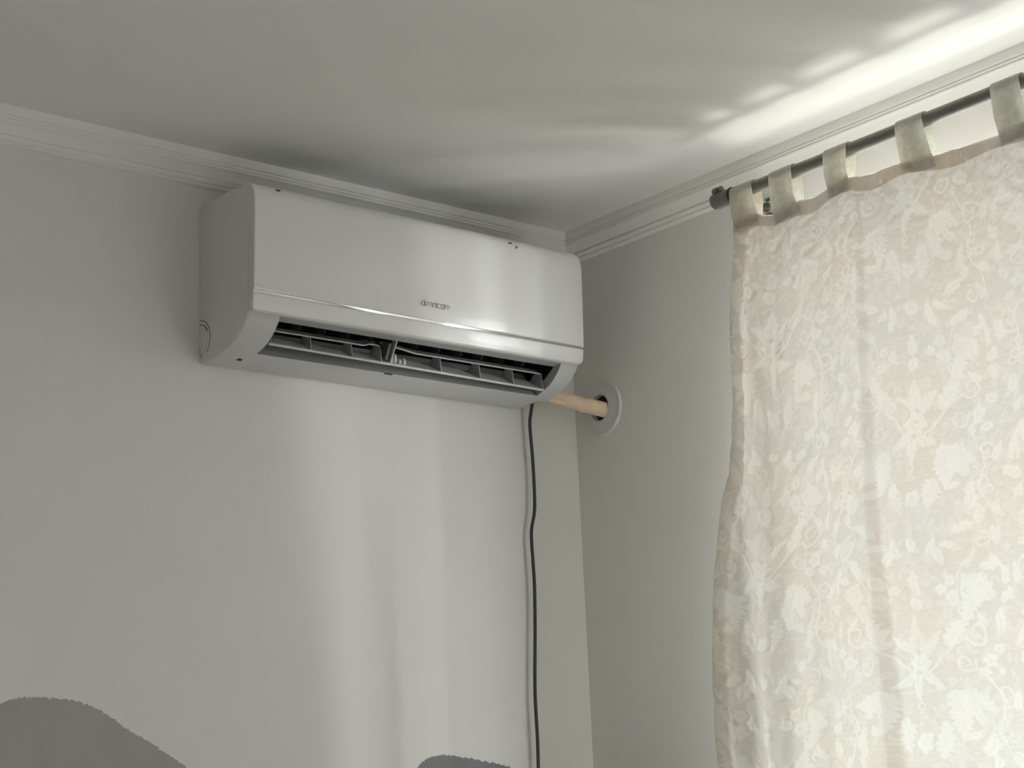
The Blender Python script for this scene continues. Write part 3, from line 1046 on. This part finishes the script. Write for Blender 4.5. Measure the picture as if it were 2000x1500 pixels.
TILE = np.zeros((nz, nx))
jj, ii = np.nonzero(CANVAS)
val = CANVAS[jj, ii]
zi = (jj + int(round(CZ0 / RES))) % nz
xi = (ii + int(round(CX0 / RES)))
np.maximum.at(TILE, (zi, (xi + nx // 2) % nx), val)
np.maximum.at(TILE, (zi, (-1 - xi + nx // 2) % nx), val)
DSC = 0.80


def tile_at(u, v):
    """bilinear look-up of the repeat; half drop in every other column"""
    u, v = u / DSC, v / DSC
    cidx = np.floor(u / TW)
    v = v + (cidx % 2) * TH * 0.5
    gx = (u / RES) % nx
    gz = (v / RES) % nz
    x0 = np.floor(gx).astype(int) % nx
    z0 = np.floor(gz).astype(int) % nz
    fx, fz = gx - np.floor(gx), gz - np.floor(gz)
    x1, z1 = (x0 + 1) % nx, (z0 + 1) % nz
    return (TILE[z0, x0] * (1 - fx) * (1 - fz) + TILE[z0, x1] * fx * (1 - fz) + TILE[z1, x0] * (1 - fx) * fz + TILE[z1, x1] * fx * fz)


def vnoise(u, v, seed, cell):
    g = np.random.default_rng(seed).random((64, 64))
    a, b = (u / cell) % 64, (v / cell) % 64
    i, j = np.floor(a).astype(int), np.floor(b).astype(int)
    fa, fb = a - i, b - j
    fa, fb = fa * fa * (3 - 2 * fa), fb * fb * (3 - 2 * fb)
    i2, j2 = (i + 1) % 64, (j + 1) % 64
    i, j = i % 64, j % 64
    return (g[i, j] * (1 - fa) * (1 - fb) + g[i2, j] * fa * (1 - fb) + g[i, j2] * (1 - fa) * fb + g[i2, j2] * fa * fb) - 0.5


# ------------------------------------------------------------------ curtain cloth
ZT = np.array([(-1.62, 2.412), (-1.45, 2.420), (-1.3, 2.410), (-1.24, 2.410), (-1.17, 2.409), (-1.106, 2.4134), (-1.04, 2.419), (-0.98, 2.4205), (-0.927, 2.4272), (-0.879, 2.4215), (-0.835, 2.419),
               (-0.80, 2.4240), (-0.741, 2.413), (-0.72, 2.4185), (-0.70, 2.428), (-0.63, 2.4400)])
EDGE = np.array([(0.05, -0.50), (1.0, -0.500), (1.4112, -0.5031), (1.5039, -0.5029), (1.5979, -0.504), (1.7586, -0.5207), (1.8809, -0.5485), (1.9736, -0.580), (2.1097, -0.5934), (2.1898, -0.5945),
                 (2.2682, -0.6062), (2.3474, -0.6166), (2.4159, -0.6301), (2.46, -0.633)])
YR = -1.60


def ztop(y):
    return np.interp(y, ZT[:, 0], ZT[:, 1])


def yedge(z):
    k = np.arange(-4, 5) * 0.012
    return np.mean([np.interp(z + a, EDGE[:, 0], EDGE[:, 1]) for a in k], axis=0)


def asym(t, wl_, wr_):
    return np.where(t > 0, np.exp(-(t / wl_) ** 2), np.exp(-(t / wr_) ** 2))


def cloth_x(y, z):
    d_ = np.clip((2.42 - z), 0, 3)
    g = np.clip(d_ / 1.0, 0, 1.4)
    x = np.full_like(y, RX - 0.004)
    y1 = np.interp(z, [0, 1.39, 1.52, 1.65, 1.83, 2.04, 2.19, 2.34, 2.42], [-0.92, -0.9156, -0.9165, -0.9099, -0.9049, -0.9138, -0.9158, -0.9269, -0.93])
    x -= (0.006 + 0.024 * g) * asym(y - y1, 0.060, 0.011)
    y2 = np.interp(z, [0, 1.4, 1.6, 1.8356, 1.93, 2.063, 2.256, 2.381, 2.42], [-0.80, -0.82, -0.83, -0.8412, -0.8226, -0.8134, -0.8101, -0.7863, -0.78])
    x -= (0.006 + 0.016 * np.sqrt(np.clip(d_, 0, 1)) * np.clip(1.5 - d_, 0.3, 1)) * asym(y - y2, 0.030, 0.040)
    y3 = np.interp(z, [1.9, 2.156, 2.2029, 2.2768, 2.42], [-1.19, -1.1612, -1.1517, -1.1453, -1.135])
    x -= 0.009 * np.exp(-((z - 2.28) / 0.13) ** 2) * asym(y - y3, 0.045, 0.010)
    y4 = np.interp(z, [0, 1.5, 1.9, 2.2, 2.42], [-0.66, -0.645, -0.655, -0.665, -0.70])
    x -= 0.011 * np.clip(0.35 + g, 0, 1.2) * np.exp(-((y - y4 - 0.01) / 0.032) ** 2)
    x += 0.010 * np.clip(0.2 + g, 0, 1.2) * np.exp(-((y - y4 - 0.060) / 0.030) ** 2)
    x -= 0.012 * g * np.exp(-((y - y4 + 0.09) / 0.035) ** 2) * np.exp(-((z - 1.55) / 0.35) ** 2)
    x -= (0.004 + 0.010 * g) * np.sin(y * 14.0 + 0.6 * z + 1.1)
    x -= 0.004 * np.exp(-d_ / 0.12) * np.sin((y + 0.63) * 44)
    return x


def surf(s, dv, extra=0.0):
    """cloth point for s in 0..1 across and dv metres below the top edge"""
    yt = -0.632 + s * (YR + 0.632)
    z = ztop(yt) - dv
    ye = yedge(z)
    y = ye + s * (YR - 0.02 * np.clip(dv, 0, 1) - ye)
    return cloth_x(y, z) - extra, y, z


CUR = thing('tab_top_curtain', (RX, -1.05, 0.05), 'cream white damask tab top curtain hanging in front of the window', 'curtain')
NU = 760
dv_fine = np.arange(0, 1.09, 0.0015)
dv_rest = np.arange(1.09, 2.36, 0.003)[1:]
dv = np.concatenate([dv_fine, dv_rest])
NV = len(dv)
S, D = np.meshgrid(np.linspace(0, 1, NU), dv)
X, Y, Z = surf(S, D)
uu = S * 1.0 + 0.055
vv = -D + 0.62 + 3.0
wu = vnoise(uu, vv, 21, 0.035) * 0.016 + vnoise(uu, vv, 22, 0.009) * 0.0045
wv = vnoise(uu, vv, 23, 0.035) * 0.016 + vnoise(uu, vv, 24, 0.009) * 0.0045
dam = tile_at(uu + wu, vv + wv)
dam2 = tile_at(uu * 1.9 + 0.11 + wu, vv * 1.9 + 0.17 + wv) * 0.45      # smaller sprigs filling the ground
dam = np.maximum(dam, dam2 * (vnoise(uu, vv, 25, 0.06) > -0.12))
# cloth relief: raised motif, crinkle round it, gentle pull
kx = np.pad(dam, 2, mode='edge')
blur = sum(kx[2 + a:2 + a + NV, 2 + b:2 + b + NU] for a in (-2, -1, 0, 1, 2) for b in (-2, -1, 0, 1, 2)) / 25.0
crk = vnoise(uu, vv, 3, 0.018) * 0.0014 + vnoise(uu, vv, 4, 0.0075) * 0.0007 + vnoise(uu * 2.2, vv * 0.5, 5, 0.03) * 0.0020
wr = np.clip(1.1 - D * 0.35, 0.5, 1.1)
X = X - 0.0026 * blur - 1.6 * crk * wr
# warp wear: motif reads a little uneven from place to place
dam = dam * np.clip(0.55 + 0.9 * (vnoise(uu, vv, 9, 0.07) + 0.5), 0.35, 1.0)
dam = np.clip(dam + 0.22 * vnoise(uu, vv, 12, 0.004) + 0.25 * vnoise(uu * 0.35, vv, 13, 0.0035) * (vnoise(uu, vv, 14, 0.09) + 0.35), 0, 1)
co = np.stack([X, Y, Z], -1).reshape(-1, 3) - np.array(ORG[CUR])[None, :]
idx = np.arange(NU * NV).reshape(NV, NU)
quads = np.stack([idx[:-1, :-1], idx[1:, :-1], idx[1:, 1:], idx[:-1, 1:]], -1).reshape(-1, 4)
me = bpy.data.meshes.new('curtain_panel')
me.vertices.add(len(co))
me.vertices.foreach_set('co', co.astype(np.float32).ravel())
me.loops.add(quads.size)
me.loops.foreach_set('vertex_index', quads.astype(np.int32).ravel())
me.polygons.add(len(quads))
me.polygons.foreach_set('loop_start', np.arange(0, quads.size, 4, dtype=np.int32))
me.polygons.foreach_set('loop_total', np.full(len(quads), 4, dtype=np.int32))
me.update(calc_edges=True)
att = me.attributes.new('damask', 'FLOAT', 'POINT')
att.data.foreach_set('value', dam.astype(np.float32).ravel())
me.shade_smooth()
me.materials.append(M_CURTAIN)
o = bpy.data.objects.new('curtain_panel', me)
COL.objects.link(o)
o.parent = CUR
ORG[o] = ORG[CUR]
PANEL_OBJ = o


def cloth_strip(name, s0, s1, d0, d1, ns, nd, off, mat, dfun=None):
    """the turned-over second layer of cloth along an edge"""
    Sg, Dg = np.meshgrid(np.linspace(s0, s1, ns), np.linspace(d0, d1, nd))
    if dfun is not None:
        Dg = Dg * dfun(Sg)
    x, y, z = surf(Sg, Dg)
    vs = np.stack([x - off, y, z], -1).reshape(-1, 3).tolist()
    ix = np.arange(ns * nd).reshape(nd, ns)
    fs = [[ix[j, i], ix[j, i + 1], ix[j + 1, i + 1], ix[j + 1, i]] for j in range(nd - 1) for i in range(ns - 1)]
    return put(name, vs, fs, mat, CUR, smooth=60)


cloth_strip('header_hem', 0.0, 1.0, -0.0015, 0.0245, 300, 8, 0.0038, M_HEM,
            dfun=lambda s: 1 + 0.18 * np.sin(s * 37 + 1) * np.where(True, 1, 1))
cloth_strip('side_hem', 0.0, 0.034, 0.026, 2.34, 6, 160, -0.0042, M_SIDE)

# tabs looped over the rod
TABS = [(-0.633, -0.690, -0.634, -0.699), (-0.735, -0.790, -0.741, -0.7996), (-0.868, -0.9215, -0.879, -0.9273), (-1.032, -1.0904, -1.0386, -1.1059), (-1.2317, -1.288, -1.2369, -1.297), (-1.41, -1.466, -1.415, -1.475), (-1.54, -1.592, -1.543, -1.598)]
for ti, (ta, tb, ba, bb) in enumerate(TABS):
    tw = 0.0025 * math.sin(ti * 2.1 + 0.5)
    NW = 13
    path = []                       # (x, z, 0..1 how far down) of the loop at the middle of the tab
    zt = float(ztop(np.array([(ba + bb) / 2]))[0]) - 0.020
    xt = float(cloth_x(np.array([(ba + bb) / 2]), np.array([zt]))[0])
    r = RR + 0.0016
    for k in range(9):              # front, up from the header
        t = k / 9
        bul = 0.0045 * math.sin(math.pi * t)
        path.append((xt - 0.0030 + (RX - r - xt + 0.0030) * t - bul, zt + (RZ - zt) * t, 1 - t))
    for k in range(11):
        a = math.pi - math.pi * k / 10
        path.append((RX + r * math.cos(a), RZ + r * math.sin(a), 0.0))
    for k in range(1, 10):
        t = k / 9
        bul = 0.0035 * math.sin(math.pi * t)
        path.append((RX + r + (xt + 0.0012 - RX - r) * t + bul, RZ + (zt - RZ) * t, t))
    vs, fs = [], []
    npth = len(path)
    th = 0.0011
    nrm = []
    for i in range(npth):
        a, b = path[max(i - 1, 0)], path[min(i + 1, npth - 1)]
        t = Vector((b[0] - a[0], b[1] - a[1])).normalized()
        nrm.append((-t.y, t.x))
    for layer in (0, 1):
        for i, (x, z, dn) in enumerate(path):
            for k in range(NW):
                q = k / (NW - 1)
                y = (ta * (1 - q) + tb * q) * (1 - dn) + (ba * (1 - q) + bb * q) * dn
                if i > npth // 2:
                    y = y - 0.004 * dn * (1 if ti % 2 else -1)
                # soft lengthwise puckers and a slanting upper fold
                w = 0.0016 * math.sin(q * 9 + ti) * (0.25 + dn) * (1 if i < npth // 2 else 0.4)
                w += 0.0011 * math.sin(q * 4 + dn * 9 + ti * 1.7) * dn
                kk = layer * th + abs(w)
                zz = z
                if dn > 0.98 and i < npth // 2:
                    yq = ba * (1 - q) + bb * q
                    zz = z + float(ztop(np.array([yq]))[0]) - float(ztop(np.array([(ba + bb) / 2]))[0])
                vs.append((x + nrm[i][0] * kk, y, zz + nrm[i][1] * kk))
    n = npth * NW
    for i in range(npth - 1):
        for k in range(NW - 1):
            a = i * NW + k
            fs.append([a, a + 1, a + NW + 1, a + NW])
            fs.append([a + n, a + NW + n, a + NW + 1 + n, a + 1 + n])
    rim = list(range(NW)) + [i * NW + NW - 1 for i in range(1, npth)] + [(npth - 1) * NW + k for k in range(NW - 2, -1, -1)] + [i * NW for i in range(npth - 2, 0, -1)]
    for i in range(len(rim)):
        a, b = rim[i], rim[(i + 1) % len(rim)]
        fs.append([a, b, b + n, a + n])
    put('tab', vs, fs, M_TAB, CUR, smooth=60)
